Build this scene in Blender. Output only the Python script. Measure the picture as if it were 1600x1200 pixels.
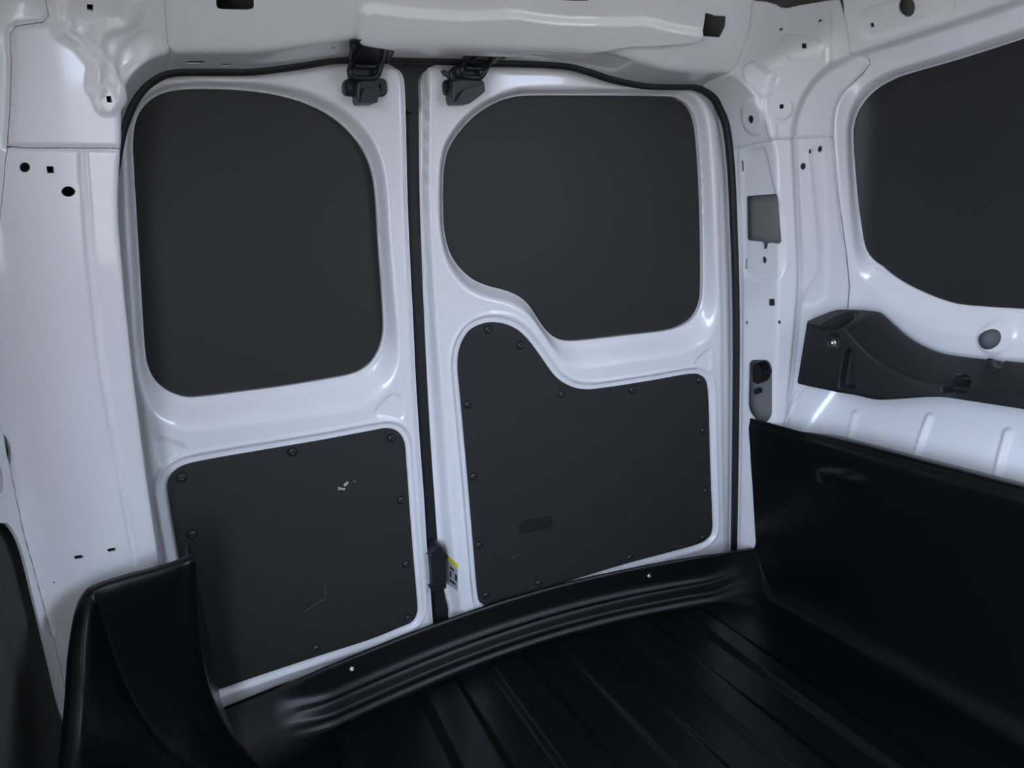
import bpy, bmesh, math
import numpy as np
from mathutils import Vector, Matrix

scene = bpy.context.scene
for o in list(bpy.data.objects):
    bpy.data.objects.remove(o)

# ------------------------------------------------------------------ camera
# World: X across the van, Y towards its rear doors, Z up. Floor of the load bay at Z = 0.
ZC = 0.86                                   # camera height over the load floor
FPX = 1071.34                               # focal length for a 1600 px wide frame
RX = np.array([0.9132, -0.1588, 0.3763])    # world axes in image axes (right, down, forward)
RY = np.array([-0.3982, -0.1437, 0.9055])
RX /= np.linalg.norm(RX)
RY -= RX * (RX @ RY); RY /= np.linalg.norm(RY)
RZ = np.cross(RX, RY)
RZ = -RZ if RZ[1] > 0 else RZ
RM = np.stack([RX, RY, RZ])
cam_data = bpy.data.cameras.new('camera')
cam_data.sensor_width = 36.0
cam_data.lens = FPX / 1600 * 36.0
cam_data.clip_start = 0.01
cam = bpy.data.objects.new('camera', cam_data)
scene.collection.objects.link(cam)
m = Matrix.Identity(4)
for i in range(3):
    m[i][0] = RM[i][0]; m[i][1] = -RM[i][1]; m[i][2] = -RM[i][2]
m[2][3] = ZC
cam.matrix_world = m
scene.camera = cam

# ------------------------------------------------------------------ light
world = bpy.data.worlds.new('sky'); scene.world = world
world.use_nodes = True
wn = world.node_tree.nodes; wl = world.node_tree.links
bg = wn['Background']
bg.inputs[0].default_value = (0.64, 0.76, 1.0, 1)
bg.inputs[1].default_value = 16.0
scene.view_settings.view_transform = 'Standard'
scene.view_settings.look = 'None'
scene.view_settings.gamma = 1.0
scene.view_settings.use_curve_mapping = False
scene.view_settings.exposure = 0.0
# sun from behind the van: lights the paving outside, which throws warm light back in
sun = bpy.data.lights.new('sun', 'SUN'); sun.energy = 12; sun.angle = .01; sun.color = (1, .92, .80)
so_ = bpy.data.objects.new('sun', sun); scene.collection.objects.link(so_)
so_.rotation_euler = Vector((0, -.64, -.77)).to_track_quat('-Z', 'Y').to_euler()
# the two open side doors of the load bay, where the daylight comes in (sampled as portals)
OPEN_Y = (-0.55, 0.50); OPEN_Z = (-0.72, 0.36)
FAR_Y = (-0.55, -0.12)                       # unseen far opening, narrowed to dim the left pillar and header
def portal(name, x, facing, oy):
    pl = bpy.data.lights.new(name, 'AREA')
    pl.shape = 'RECTANGLE'; pl.size = oy[1] - oy[0]; pl.size_y = OPEN_Z[1] - OPEN_Z[0]
    pl.cycles.is_portal = True
    po = bpy.data.objects.new(name, pl); scene.collection.objects.link(po)
    po.location = (x, sum(oy) / 2, sum(OPEN_Z) / 2 + ZC)
    po.rotation_euler = Vector((facing, 0, 0)).to_track_quat('-Z', 'Z').to_euler()
portal('side_door_daylight', -.31, 1, OPEN_Y)
portal('far_side_door_daylight', 1.275, -1, FAR_Y)

# ------------------------------------------------------------------ materials
def mat(name, col, rough=0.5, metal=0.0, coat=0.0, noise=None, bump=None, spec=0.5):
    mt = bpy.data.materials.new(name); mt.use_nodes = True
    nt = mt.node_tree; b = nt.nodes['Principled BSDF']
    b.inputs['Base Color'].default_value = (*col, 1)
    b.inputs['Roughness'].default_value = rough
    b.inputs['Metallic'].default_value = metal
    b.inputs['Specular IOR Level'].default_value = spec
    if coat:
        b.inputs['Coat Weight'].default_value = coat
        b.inputs['Coat Roughness'].default_value = 0.06
    tc = nt.nodes.new('ShaderNodeTexCoord')
    if noise:                                # (scale, amount): slight unevenness of the colour
        n = nt.nodes.new('ShaderNodeTexNoise'); n.inputs['Scale'].default_value = noise[0]
        n.inputs['Detail'].default_value = 4
        nt.links.new(tc.outputs['Object'], n.inputs['Vector'])
        mx = nt.nodes.new('ShaderNodeMix'); mx.data_type = 'RGBA'
        a = noise[1]
        mx.inputs[6].default_value = tuple(c * (1 - a) for c in col) + (1,)
        mx.inputs[7].default_value = tuple(min(1, c * (1 + a)) for c in col) + (1,)
        nt.links.new(n.outputs['Fac'], mx.inputs[0])
        nt.links.new(mx.outputs[2], b.inputs['Base Color'])
    if bump:                                 # (scale, strength, distance)
        n2 = nt.nodes.new('ShaderNodeTexNoise'); n2.inputs['Scale'].default_value = bump[0]
        n2.inputs['Detail'].default_value = 3
        nt.links.new(tc.outputs['Object'], n2.inputs['Vector'])
        bp = nt.nodes.new('ShaderNodeBump'); bp.inputs['Strength'].default_value = bump[1]
        bp.inputs['Distance'].default_value = bump[2]
        nt.links.new(n2.outputs['Fac'], bp.inputs['Height'])
        nt.links.new(bp.outputs['Normal'], b.inputs['Normal'])
    return mt

M_WHITE = mat('white_paint', (0.80, 0.80, 0.80), 0.32, coat=0.6, noise=(3, 0.015), bump=(14, 0.05, 0.004))
M_PRIMER = mat('grey_primer', (0.20, 0.20, 0.195), 0.45)
M_LINING = mat('dark_side_lining', (0.07, 0.069, 0.066), 0.6, noise=(40, 0.1))
M_CAVITY = mat('dark_cavity_wax', (0.05, 0.048, 0.045), 0.6)
M_BOARD = mat('dark_grey_board', (0.022, 0.0205, 0.0185), 0.62, noise=(60, 0.10), bump=(220, 0.12, 0.001), spec=0.4)
M_BLANK = mat('window_blank_grey', (0.021, 0.0195, 0.0175), 0.5, noise=(2, 0.06), bump=(300, 0.06, 0.0006), spec=0.4)
M_LINER = mat('black_moulded_plastic', (0.0035, 0.0034, 0.0033), 0.30, bump=(500, 0.05, 0.0004), spec=0.3)
M_TRIM = mat('black_grained_plastic', (0.012, 0.012, 0.014), 0.5, bump=(700, 0.10, 0.0005), spec=0.45)
M_RUBBER = mat('black_rubber', (0.012, 0.012, 0.013), 0.55, spec=0.4)
M_METAL_BLACK = mat('black_coated_steel', (0.014, 0.014, 0.016), 0.42, spec=0.5)
M_STEEL = mat('bright_zinc_screw', (0.75, 0.72, 0.64), 0.3, metal=1.0)
M_SCUFF = mat('bare_wood_scuff', (0.45, 0.38, 0.30), 0.8)
M_SCRATCH = mat('pale_scratch', (0.10, 0.10, 0.09), 0.8)
M_YELLOW = mat('yellow_label', (0.62, 0.52, 0.03), 0.5)
M_LABEL = mat('grey_label', (0.34, 0.35, 0.36), 0.5)
M_INK = mat('label_ink', (0.02, 0.02, 0.02), 0.5)
M_GROUND = mat('outdoor_paving', (0.29, 0.235, 0.18), 0.9, noise=(2, 0.15))

# ------------------------------------------------------------------ helpers
C = scene.collection
def link(o, parent=None):
    C.objects.link(o)
    if parent is not None: o.parent = parent
    return o
def tag(o, label=None, cat=None, group=None, kind=None):
    if label: o['label'] = label
    if cat: o['category'] = cat
    if group: o['group'] = group
    if kind: o['kind'] = kind
    return o
def empty(name, loc=(0, 0, 0)):
    o = bpy.data.objects.new(name, None); o.location = loc; o.empty_display_size = 0.05
    return link(o)
def mesh_obj(name, V, F, material, parent=None, smooth=True, lift=True):
    """V relative to the camera height (lift) -> world."""
    me = bpy.data.meshes.new(name)
    V = np.asarray(V, float).reshape(-1, 3).copy()
    if lift: V[:, 2] += ZC
    if isinstance(F, np.ndarray) and F.ndim == 2:
        n, k = F.shape
        me.vertices.add(len(V)); me.vertices.foreach_set('co', V.ravel())
        me.loops.add(n * k); me.loops.foreach_set('vertex_index', F.astype(np.int32).ravel())
        me.polygons.add(n); me.polygons.foreach_set('loop_start', np.arange(0, n * k, k, dtype=np.int32))
        me.polygons.foreach_set('loop_total', np.full(n, k, dtype=np.int32))
        me.update(calc_edges=True)
    else:
        me.from_pydata([tuple(v) for v in V], [], [tuple(int(i) for i in f) for f in F])
    me.validate()
    if smooth: me.polygons.foreach_set('use_smooth', np.ones(len(me.polygons), dtype=bool))
    me.materials.append(material)
    o = bpy.data.objects.new(name, me)
    link(o)
    if parent is not None:
        o.parent = parent
        o.matrix_parent_inverse = Matrix.Translation(-Vector(parent.location))
    return o
def bevel(o, w, seg=2):
    b = o.modifiers.new('bevel', 'BEVEL'); b.width = w; b.segments = seg; b.limit_method = 'ANGLE'
    b.angle_limit = 0.6
    return o
def catmull(P, n=5, closed=True):
    P = np.asarray(P, float); k = len(P); out = []
    rng = range(k) if closed else range(k - 1)
    for i in rng:
        if closed: a, b, c, d = P[(i - 1) % k], P[i], P[(i + 1) % k], P[(i + 2) % k]
        else: a, b, c, d = P[max(i - 1, 0)], P[i], P[i + 1], P[min(i + 2, k - 1)]
        for t in np.arange(n) / n:
            out.append(0.5 * (2 * b + (c - a) * t + (2 * a - 5 * b + 4 * c - d) * t * t + (3 * b - a - 3 * c + d) * t ** 3))
    if not closed: out.append(P[-1])
    return np.array(out)
def rounded(P, r, n=5):
    """closed polygon with rounded corners"""
    P = np.asarray(P, float); k = len(P); out = []
    for i in range(k):
        a, b, c = P[i - 1], P[i], P[(i + 1) % k]
        u = (a - b); v = (c - b); lu, lv = np.linalg.norm(u), np.linalg.norm(v)
        rr = min(r, lu * 0.48, lv * 0.48)
        p, q = b + u / lu * rr, b + v / lv * rr
        for t in np.linspace(0, 1, n):
            out.append((1 - t) ** 2 * p + 2 * t * (1 - t) * b + t * t * q)
    return np.array(out)
def ellipse(cx, cy, a, b, rot=0, n=28):
    t = np.linspace(0, 2 * np.pi, n, endpoint=False); r = math.radians(rot)
    x, y = a * np.cos(t), b * np.sin(t)
    return np.stack([cx + x * math.cos(r) - y * math.sin(r), cy + x * math.sin(r) + y * math.cos(r)], 1)
def rect(x0, y0, x1, y1, r=0): 
    P = [(x0, y0), (x1, y0), (x1, y1), (x0, y1)]
    return rounded(P, r) if r else np.array(P, float)
def seg_dist(P, V, closed=True):
    """distance of P (N,2) to a polyline"""
    k = len(V); best = np.full(len(P), 1e9)
    for i in range(k if closed else k - 1):
        a, b = V[i], V[(i + 1) % k]; ab = b - a; L = ab @ ab + 1e-18
        t = np.clip(((P - a) @ ab) / L, 0, 1)
        d = P - a - t[:, None] * ab
        best = np.minimum(best, d[:, 0] ** 2 + d[:, 1] ** 2)
    return np.sqrt(best)
def inside(P, V):
    c = np.zeros(len(P), bool); k = len(V); x, y = P[:, 0], P[:, 1]
    for i in range(k):
        x0, y0 = V[i]; x1, y1 = V[(i + 1) % k]
        if y0 == y1: continue
        s = (y0 > y) != (y1 > y)
        c ^= s & (x < (x1 - x0) * (y - y0) / (y1 - y0) + x0)
    return c
def sdf(P, V, pad=None):
    """signed distance (negative inside); with pad, exact only within pad of the shape"""
    out = np.full(len(P), 1.0)
    if pad is None: sel = np.ones(len(P), bool)
    else:
        lo, hi = V.min(0) - pad, V.max(0) + pad
        sel = (P >= lo).all(1) & (P <= hi).all(1)
    if not sel.any(): return out
    Q = P[sel]; d = seg_dist(Q, V); d[inside(Q, V)] *= -1
    out[sel] = d
    return out
def sm(x): x = np.clip(x, 0, 1); return x * x * (3 - 2 * x)
def smax(a, b, k): h = np.clip(0.5 + 0.5 * (a - b) / k, 0, 1); return b + (a - b) * h + k * h * (1 - h)
def smin(a, b, k): return -smax(-a, -b, k)
def rays(px):
    px = np.atleast_2d(np.asarray(px, float))
    d = np.stack([(px[:, 0] - 800) / FPX, (px[:, 1] - 600) / FPX, np.ones(len(px))], 1)
    return d @ RM.T

def clip_mesh(V, T, S):
    """keep the part of the triangle mesh where scalar S < 0; V may hold any per-vertex columns"""
    ins = S < 0
    cnt = ins[T].sum(1)
    keep = [T[cnt == 3]]
    newV = []; cache = {}; base = len(V)
    def cut(i, j):
        key = (i, j) if i < j else (j, i)
        if key not in cache:
            t = S[i] / (S[i] - S[j]); t = min(max(t, 0.02), 0.98)
            newV.append(V[i] + (V[j] - V[i]) * t); cache[key] = base + len(newV) - 1
        return cache[key]
    extra = []
    for tri in T[(cnt == 1) | (cnt == 2)]:
        f = [bool(ins[i]) for i in tri]
        if sum(f) == 1:
            k = f.index(True); a, b, c = tri[k], tri[(k + 1) % 3], tri[(k + 2) % 3]
            extra.append((a, cut(a, b), cut(a, c)))
        else:
            k = f.index(False); a, b, c = tri[k], tri[(k + 1) % 3], tri[(k + 2) % 3]
            p, q = cut(a, b), cut(a, c)
            extra.append((p, b, c)); extra.append((p, c, q))
    V2 = np.vstack([V, np.array(newV)]) if newV else V
    T2 = np.vstack(keep + ([np.array(extra)] if extra else []))
    used = np.unique(T2); remap = np.full(len(V2), -1); remap[used] = np.arange(len(used))
    return V2[used], remap[T2]
def boundary_edges(T):
    E = np.vstack([T[:, [0, 1]], T[:, [1, 2]], T[:, [2, 0]]])
    key = np.sort(E, 1); _, idx, cnt = np.unique(key, axis=0, return_index=True, return_counts=True)
    return E[idx[cnt == 1]]
def subdivide(V, T):
    """split every triangle in four"""
    E = np.sort(np.vstack([T[:, [0, 1]], T[:, [1, 2]], T[:, [2, 0]]]), 1)
    U, inv = np.unique(E, axis=0, return_inverse=True); inv = inv.ravel()
    V2 = np.vstack([V, (V[U[:, 0]] + V[U[:, 1]]) / 2]); n = len(T); m = len(V)
    ab, bc, ca = m + inv[:n], m + inv[n:2 * n], m + inv[2 * n:]
    return V2, np.vstack([np.stack([T[:, 0], ab, ca], 1), np.stack([ab, T[:, 1], bc], 1), np.stack([ca, bc, T[:, 2]], 1), np.stack([ab, bc, ca], 1)])
def near_tris(uv, T, poly, pad):
    lo, hi = poly.min(0) - pad, poly.max(0) + pad
    ok = ((uv >= lo) & (uv <= hi)).all(1)
    return ok[T].any(1)
def punch(VV, TT, holes, pad, levels=2):
    """cut small outlines out of a sheet whose last two columns are its (u, v); refines the sheet round them"""
    for h in holes:
        sel = near_tris(VV[:, 6:8], TT, h, pad)
        if not sel.any(): continue
        rest = TT[~sel]; sub = TT[sel]
        used = np.unique(sub); mp = np.full(len(VV), -1); mp[used] = np.arange(len(used))
        v, t = VV[used], mp[sub]
        for _ in range(levels): v, t = subdivide(v, t)
        v, t = clip_mesh(v, t, -sdf(v[:, 6:8], h))
        TT = np.vstack([rest, t + len(VV)]); VV = np.vstack([VV, v])
        # weld the refined piece to its neighbours
    if len(holes):
        key = np.round(VV[:, :3] * 1e7).astype(np.int64)
        _, first, inv = np.unique(key, axis=0, return_index=True, return_inverse=True)
        TT = first[inv.ravel()[TT]]
        TT = TT[(TT[:, 0] != TT[:, 1]) & (TT[:, 1] != TT[:, 2]) & (TT[:, 0] != TT[:, 2])]
        used = np.unique(TT); mp = np.full(len(VV), -1); mp[used] = np.arange(len(used))
        VV, TT = VV[used], mp[TT]
    return VV, TT
def sheet_mesh(name, P, N, T, S, thick, material, parent=None, uv=None, holes=(), pad=.006):
    """clip a displaced sheet by S and give its edges a return of depth thick (away from the room)"""
    VV, TT = clip_mesh(np.hstack([P, N] + ([uv] if uv is not None else [])), T, S)
    if uv is not None: VV, TT = punch(VV, TT, holes, pad)
    p, n = VV[:, :3], VV[:, 3:6]
    nl = np.linalg.norm(n, axis=1, keepdims=True); n = n / np.maximum(nl, 1e-9)
    B = boundary_edges(TT)
    bi = np.unique(B); mp = {int(v): i for i, v in enumerate(bi)}
    k = len(p); nb = len(bi)
    P2 = np.vstack([p, p[bi], p[bi] - n[bi] * thick])
    a = np.array([mp[int(v)] for v in B[:, 0]]); b = np.array([mp[int(v)] for v in B[:, 1]])
    W = np.vstack([np.stack([k + b, k + a, k + nb + a], 1), np.stack([k + b, k + nb + a, k + nb + b], 1)])
    return mesh_obj(name, P2, np.vstack([TT, W]), material, parent)
def patch(name, P, N, T, uv, poly, off, thick, material, parent=None, levels=2):
    """thin sticker following a sheet"""
    sel = near_tris(uv, T, poly, .004); sub = T[sel]
    used = np.unique(sub); mp = np.full(len(uv), -1); mp[used] = np.arange(len(used))
    v, t = np.hstack([P + N * off, N, uv])[used], mp[sub]
    for _ in range(levels): v, t = subdivide(v, t)
    return sheet_mesh(name, v[:, :3], v[:, 3:6], t, sdf(v[:, 6:8], poly), thick, material, parent)
def grid_tris(nu, nv):
    i = np.arange(nu * nv).reshape(nv, nu)
    a, b, c, d = i[:-1, :-1].ravel(), i[:-1, 1:].ravel(), i[1:, 1:].ravel(), i[1:, :-1].ravel()
    return np.vstack([np.stack([a, b, c], 1), np.stack([a, c, d], 1)])
def grid_quads(nu, nv):
    i = np.arange(nu * nv).reshape(nv, nu)
    return np.stack([i[:-1, :-1].ravel(), i[:-1, 1:].ravel(), i[1:, 1:].ravel(), i[1:, :-1].ravel()], 1)
def tube(name, path, ra, rb, material, parent=None, side=None, n=12, closed=False):
    """oval tube along a 3D path; ra across 'side', rb along the other direction"""
    path = np.asarray(path, float); k = len(path)
    tan = np.gradient(path, axis=0); tan /= np.linalg.norm(tan, axis=1, keepdims=True)
    up = np.array(side if side is not None else (0, 1, 0), float)
    s = np.cross(tan, up); s /= np.maximum(np.linalg.norm(s, axis=1, keepdims=True), 1e-9)
    u = np.cross(s, tan)
    th = np.linspace(0, 2 * np.pi, n, endpoint=False)
    V = path[:, None] + s[:, None] * (np.cos(th) * ra)[None, :, None] + u[:, None] * (np.sin(th) * rb)[None, :, None]
    V = V.reshape(-1, 3); F = []
    for i in range(k - 1):
        for j in range(n):
            F.append((i * n + j, i * n + (j + 1) % n, (i + 1) * n + (j + 1) % n, (i + 1) * n + j))
    F.append(tuple(range(n))[::-1]); F.append(tuple((k - 1) * n + j for j in range(n)))
    return mesh_obj(name, V, F, material, parent)

# ------------------------------------------------------------------ body shell as a solid shape
# Inside of the body: the load bay (side walls, rear pillars, header, cant rails, roof) joined to the
# tunnel of the rear door opening. Lengths in metres, heights relative to the camera.
CX = 0.478                                  # centre line of the van
YD0 = 1.214; BOW = 0.030; LEAN = math.tan(math.radians(6.5))
def door_y(X, Z): return YD0 - LEAN * Z + BOW * (1 - ((X - CX) / 0.6) ** 2)

_top = np.array([(-.005, .297), (.05, .300), (.108, .302), (.175, .311), (.246, .322), (.345, .324), (.505, .324), (.640, .321), (.700, .312), (.753, .298), (.825, .286), (.90, .283), (.945, .281)])
_right = np.array([(.262, .509), (.235, .531), (.202, .547), (.14, .560), (.073, .569), (-.134, .590), (-.361, .605), (-.807, .626), (-1.0, .632)])
_left = np.array([(.284, .513), (.262, .537), (.235, .555), (.202, .569), (.14, .585), (.073, .597), (-.134, .618), (-.361, .633), (-.807, .654), (-1.0, .660)])
def opening_outline():
    """outline of the rear opening in (X, Z), both sides mirrored"""
    P = []
    for x, z in _top: P.append((x, z))
    for z, q in _right: P.append((CX + q, z))
    for z, q in _left[::-1]: P.append((CX - q, z))
    return catmull(P, 4)
OPEN_OUT = opening_outline()
_gx = np.linspace(CX - 1.1, CX + 1.1, 441); _gz = np.linspace(-1.1, .7, 361)
_GX, _GZ = np.meshgrid(_gx, _gz)
_OPEN_SDF = sdf(np.stack([_GX.ravel(), _GZ.ravel()], 1), OPEN_OUT).reshape(_GX.shape)
def open_sdf(X, Z):
    fx = np.clip((X - _gx[0]) / (_gx[1] - _gx[0]), 0, 439.999); fz = np.clip((Z - _gz[0]) / (_gz[1] - _gz[0]), 0, 359.999)
    i = fx.astype(int); j = fz.astype(int); a = fx - i; b = fz - j
    return (_OPEN_SDF[j, i] * (1 - a) * (1 - b) + _OPEN_SDF[j, i + 1] * a * (1 - b) + _OPEN_SDF[j + 1, i] * (1 - a) * b + _OPEN_SDF[j + 1, i + 1] * a * b)

def header_edge(X):                          # height of the header's lower edge across the van
    return np.interp(X, _top[:, 0], _top[:, 1]) + .002
def shell_F(P, off=0.0):
    X, Y, Z = P[:, 0], P[:, 1], P[:, 2]
    q = np.abs(X - CX)
    # the right-hand wall leans in over the wheel housing below the trim ledge
    lim = np.where(X > CX, np.interp(Z, [-1.2, -.56, -.53, -.50, -.36, -.33, -.30, .6], [.655, .655, .659, .670, .748, .761, .765, .675]), .735 - .10 * Z)
    c1 = (q - lim) * np.where((X > CX) & (Z < -.30), .9, 1.0)
    c2 = .409 * (q - .622 + .085 * Z) + .912 * (Y - 1.075 + .12 * Z)
    c3 = .598 * (Y - 1.082) + .80 * (Z - header_edge(X))
    c4 = Z - .43
    c5 = .83 * (q - .705) + .555 * (Z - .25)
    c6 = -(Z + .90)
    f = smax(c1, c2, .03); f = smax(f, c5, .025); f = smax(f, c3, .02); f = smax(f, c4, .05); f = np.maximum(f, c6) - off
    flare = .10 - .25 * sm((CX - .28 - X) / .2)
    flare = flare * (1 - sm((Z - np.where(X > CX, .12, .18)) / .10))
    tun = np.maximum(open_sdf(X, Z) + flare * (Y - door_y(X, Z) + .015) - off, Y - 1.6)
    return smin(f, tun, .007)
def march(O, Dv, off=0.0, tmax=3.0, n=160):
    """first crossing of the shell from points O along directions Dv"""
    k = len(Dv); O = np.broadcast_to(O, Dv.shape)
    lo = np.zeros(k); hi = np.full(k, tmax); done = np.zeros(k, bool)
    t = 0.0; dt = tmax / n
    for i in range(1, n + 1):
        act = ~done
        if not act.any(): break
        f = shell_F(O[act] + Dv[act] * (i * dt), off)
        cross = np.zeros(k, bool); cross[act] = f > 0
        lo[cross] = (i - 1) * dt; hi[cross] = i * dt; done |= cross
    for _ in range(22):
        md = (lo + hi) / 2; f = shell_F(O + Dv * md[:, None], off)
        hi = np.where(f > 0, md, hi); lo = np.where(f > 0, lo, md)
    return O + Dv * ((lo + hi) / 2)[:, None]
CEN = np.array([CX, 0.55, -0.10])            # the shell is meshed as seen from this point of the load bay
def shell_uv(P):
    d = P - CEN; h = np.hypot(d[:, 0], d[:, 1])
    return np.stack([np.arctan2(d[:, 0], d[:, 1]), np.arctan2(d[:, 2], h)], 1)
def shell_px(px):                            # measured image point -> (azimuth, elevation) on the shell
    d = rays(px); d = d / np.linalg.norm(d, axis=1, keepdims=True)
    return shell_uv(march(np.zeros(3), d))
def shell_px_at(px, off):
    """same for points seen on sheet metal pressed 'off' away from the room"""
    d = rays(px); d = d / np.linalg.norm(d, axis=1, keepdims=True)
    Q = march(np.zeros(3), d, off=off)
    g = np.stack([shell_F(Q + np.eye(3)[i] * 1e-3, off) - shell_F(Q - np.eye(3)[i] * 1e-3, off) for i in range(3)], 1)
    return shell_uv(Q - g / np.linalg.norm(g, axis=1, keepdims=True) * off)
DA = 0.0034
ua = np.arange(-1.75, 2.0, DA); ue = np.arange(-1.0, 0.86, DA)
UA, UE = np.meshgrid(ua, ue)
SUV = np.stack([UA.ravel(), UE.ravel()], 1)
dirs = np.stack([np.sin(SUV[:, 0]) * np.cos(SUV[:, 1]), np.cos(SUV[:, 0]) * np.cos(SUV[:, 1]), np.sin(SUV[:, 1])], 1)
SP = march(CEN, dirs, tmax=1.9, n=70)
SR = np.linalg.norm(SP - CEN, axis=1)
eps = 1e-3
SN = np.stack([shell_F(SP + np.eye(3)[i] * eps) - shell_F(SP - np.eye(3)[i] * eps) for i in range(3)], 1)
SN = -SN / np.maximum(np.linalg.norm(SN, axis=1, keepdims=True), 1e-9)      # points into the room
ST = grid_tris(len(ua), len(ue))[:, ::-1]
SH = np.zeros(len(SP))                       # relief pressed into the sheet, positive = into the room
def s_field(px, pad=0.08, curve=False, closed=True):
    V = shell_px(px)
    return sdf(SUV, V, pad) * np.where(True, SR, 1)
def s_press(px, depth, width):               # pocket (depth > 0 away from the room) with soft walls
    global SH
    SH -= depth * sm(.5 - s_field(px) / width)
def s_groove(px, depth, width, n=4, smooth=True):
    global SH
    P = catmull(px, n, False) if smooth else np.array(px, float)
    V = shell_px(P); lo, hi = V.min(0) - .05, V.max(0) + .05
    sel = (SUV >= lo).all(1) & (SUV <= hi).all(1)
    d = seg_dist(SUV[sel], V, False) * SR[sel]
    SH[sel] -= depth * sm(1 - d / width)

# pressed relief, right-hand side
s_press(catmull([(1340, 87), (1400, 69), (1600, 3), (1900, -100), (2400, 0), (2400, 900), (1700, 900), (1350, 900), (1215, 900), (1228, 700), (1242, 560),
                 (1251, 440), (1248, 330), (1243, 240), (1243, 200), (1252, 165), (1268, 135), (1295, 108)], 5), .014, .022)
for g in [[(1148, 232), (1180, 225), (1215, 218), (1260, 216), (1309, 213)],
          [(1313, -10), (1318, 30), (1325, 70), (1330, 90), (1348, 98), (1351, 106), (1343, 119), (1325, 140), (1312, 165), (1308, 190), (1308, 215), (1315, 300), (1325, 400), (1328, 450), (1326, 500)],
          [(1178, 4), (1172, 50), (1160, 85), (1145, 112), (1120, 122), (1098, 134)]]:
    s_groove(g, .004, .0045)
s_groove([(1243, 217), (1246, 330), (1250, 440), (1240, 560), (1233, 625)], .003, .006)
s_groove([(1150, 236), (1157, 400), (1157, 600), (1153, 850)], .003, .005)
s_groove([(1248, 622), (1240, 640), (1228, 660), (1222, 690)], .003, .006)
s_press(ellipse(1177, 182, 17, 28, -8), -.006, .012)                                 # boss round the bolt hole
s_press(catmull([(1163, 108), (1176, 98), (1188, 103), (1212, 122), (1213, 130), (1203, 145), (1190, 150), (1166, 130)], 5), .007, .010)
s_press(catmull([(1222, 60), (1240, 56), (1278, 62), (1284, 75), (1270, 92), (1240, 94), (1232, 88)], 5), .005, .008)
s_press(ellipse(1220, 168, 18, 20), -.004, .008)
s_press(catmull([(1204, 118), (1213, 127), (1205, 148), (1203, 175), (1213, 195), (1212, 215), (1204, 216), (1196, 190), (1194, 150)], 5), -.004, .008)
s_groove([(1294, 22), (1295, 60), (1296, 95)], -.003, .008)
s_press(rounded([(1344, 22), (1360, 12), (1480, -22), (1492, -18), (1490, 20), (1360, 62), (1348, 55)], 10), .005, .012)   # long pressing in the cant rail
s_press(catmull([(1164, 240), (1185, 232), (1195, 238), (1210, 300), (1222, 330), (1226, 400), (1222, 425), (1210, 434), (1166, 432), (1160, 380), (1158, 280)], 5), .005, .010)
s_press(catmull([(1290, 240), (1296, 330), (1297, 430), (1290, 470), (1262, 478), (1262, 460), (1285, 420), (1280, 330), (1272, 240)], 5), .003, .012)
s_press(ellipse(1549, 530, 30, 25, -20), -.004, .010)
for g in [[(1330, 644), (1320, 690), (1305, 750)], [(1446, 648), (1428, 700), (1410, 780)], [(1568, 672), (1550, 740), (1530, 820)]]:
    s_groove(g, -.007, .011)
# pressed relief, left-hand side
for g in [[(13, 229), (40, 231), (110, 231), (180, 231.5)], [(75, 24), (70, 34), (40, 38), (25, 41), (17, 52), (19, 100), (17, 170), (12, 222)],
          [(258, -10), (261, 40), (263, 70), (267, 86), (262, 108)]]:
    s_groove(g, .004, .0045)
s_groove([(128, 232), (137, 370), (150, 500), (163, 600), (186, 730), (213, 878)], .006, .0045)
s_groove([(-8, 600), (0, 640), (14, 700), (40, 830), (60, 905), (82, 990)], .005, .0045)
s_press(ellipse(168, 155, 17, 24), -.004, .008)
s_press(catmull([(95, 8), (110, 0), (116, 35), (112, 44), (99, 48)], 5), -.004, .010)
s_press(catmull([(118, -20), (165, -20), (165, 25), (158, 42), (135, 40), (120, 28)], 5), .004, .010)
s_press(catmull([(186, 85), (200, 65), (222, 52), (230, 60), (226, 85), (200, 112), (186, 120)], 5), .006, .014)
s_groove([(97, 50), (122, 65), (142, 88), (152, 104), (150, 140)], -.006, .012)
s_groove([(150, 62), (158, 90), (172, 105), (186, 135), (192, 160)], -.006, .014)
s_groove([(150, 62), (165, 45), (200, 35), (212, 0)], -.006, .014)
# header: the raised stiffener over the catches
s_press(rounded([(559, 62), (566, 12), (580, 8), (800, 18), (1010, 30), (1100, 48), (1090, 62), (990, 70)], 6), -.012, .008)
s_press(rounded([(800, 70), (900, 74), (990, 96), (960, 112), (820, 90)], 6), .003, .008)
# window surround on the right-hand side
WIN_R = catmull([(1700, 28), (1600, 62), (1500, 94), (1420, 117), (1390, 127), (1365, 142), (1345, 165), (1335, 190), (1333, 220), (1338, 300), (1345, 360), (1352, 395),
                 (1370, 420), (1400, 443), (1440, 463), (1480, 477), (1520, 482), (1600, 487), (1680, 488), (1740, 470), (1765, 420), (1770, 300), (1765, 120), (1755, 50), (1730, 25)], 4)
WIN_RO = catmull([(1700, -4), (1600, 40), (1500, 74), (1420, 99), (1385, 111), (1355, 128), (1334, 155), (1323, 190), (1322, 240), (1326, 320), (1334, 400), (1350, 447),
                  (1385, 484), (1430, 510), (1480, 524), (1540, 530), (1620, 533), (1700, 530), (1770, 505), (1800, 430), (1805, 300), (1800, 100), (1785, 10), (1750, -12)], 4)
WIN_UV = shell_px_at(WIN_R, .018)
f_in = sdf(SUV, WIN_UV, .35) * SR; f_out = sdf(SUV, shell_px_at(WIN_RO, .010), .35) * SR
tt = np.clip(-f_out / np.maximum(-f_out + np.maximum(f_in, 0), 1e-6), 0, 1)
SH -= .016 * np.where(f_out < 0, sm(tt), 0)
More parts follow.
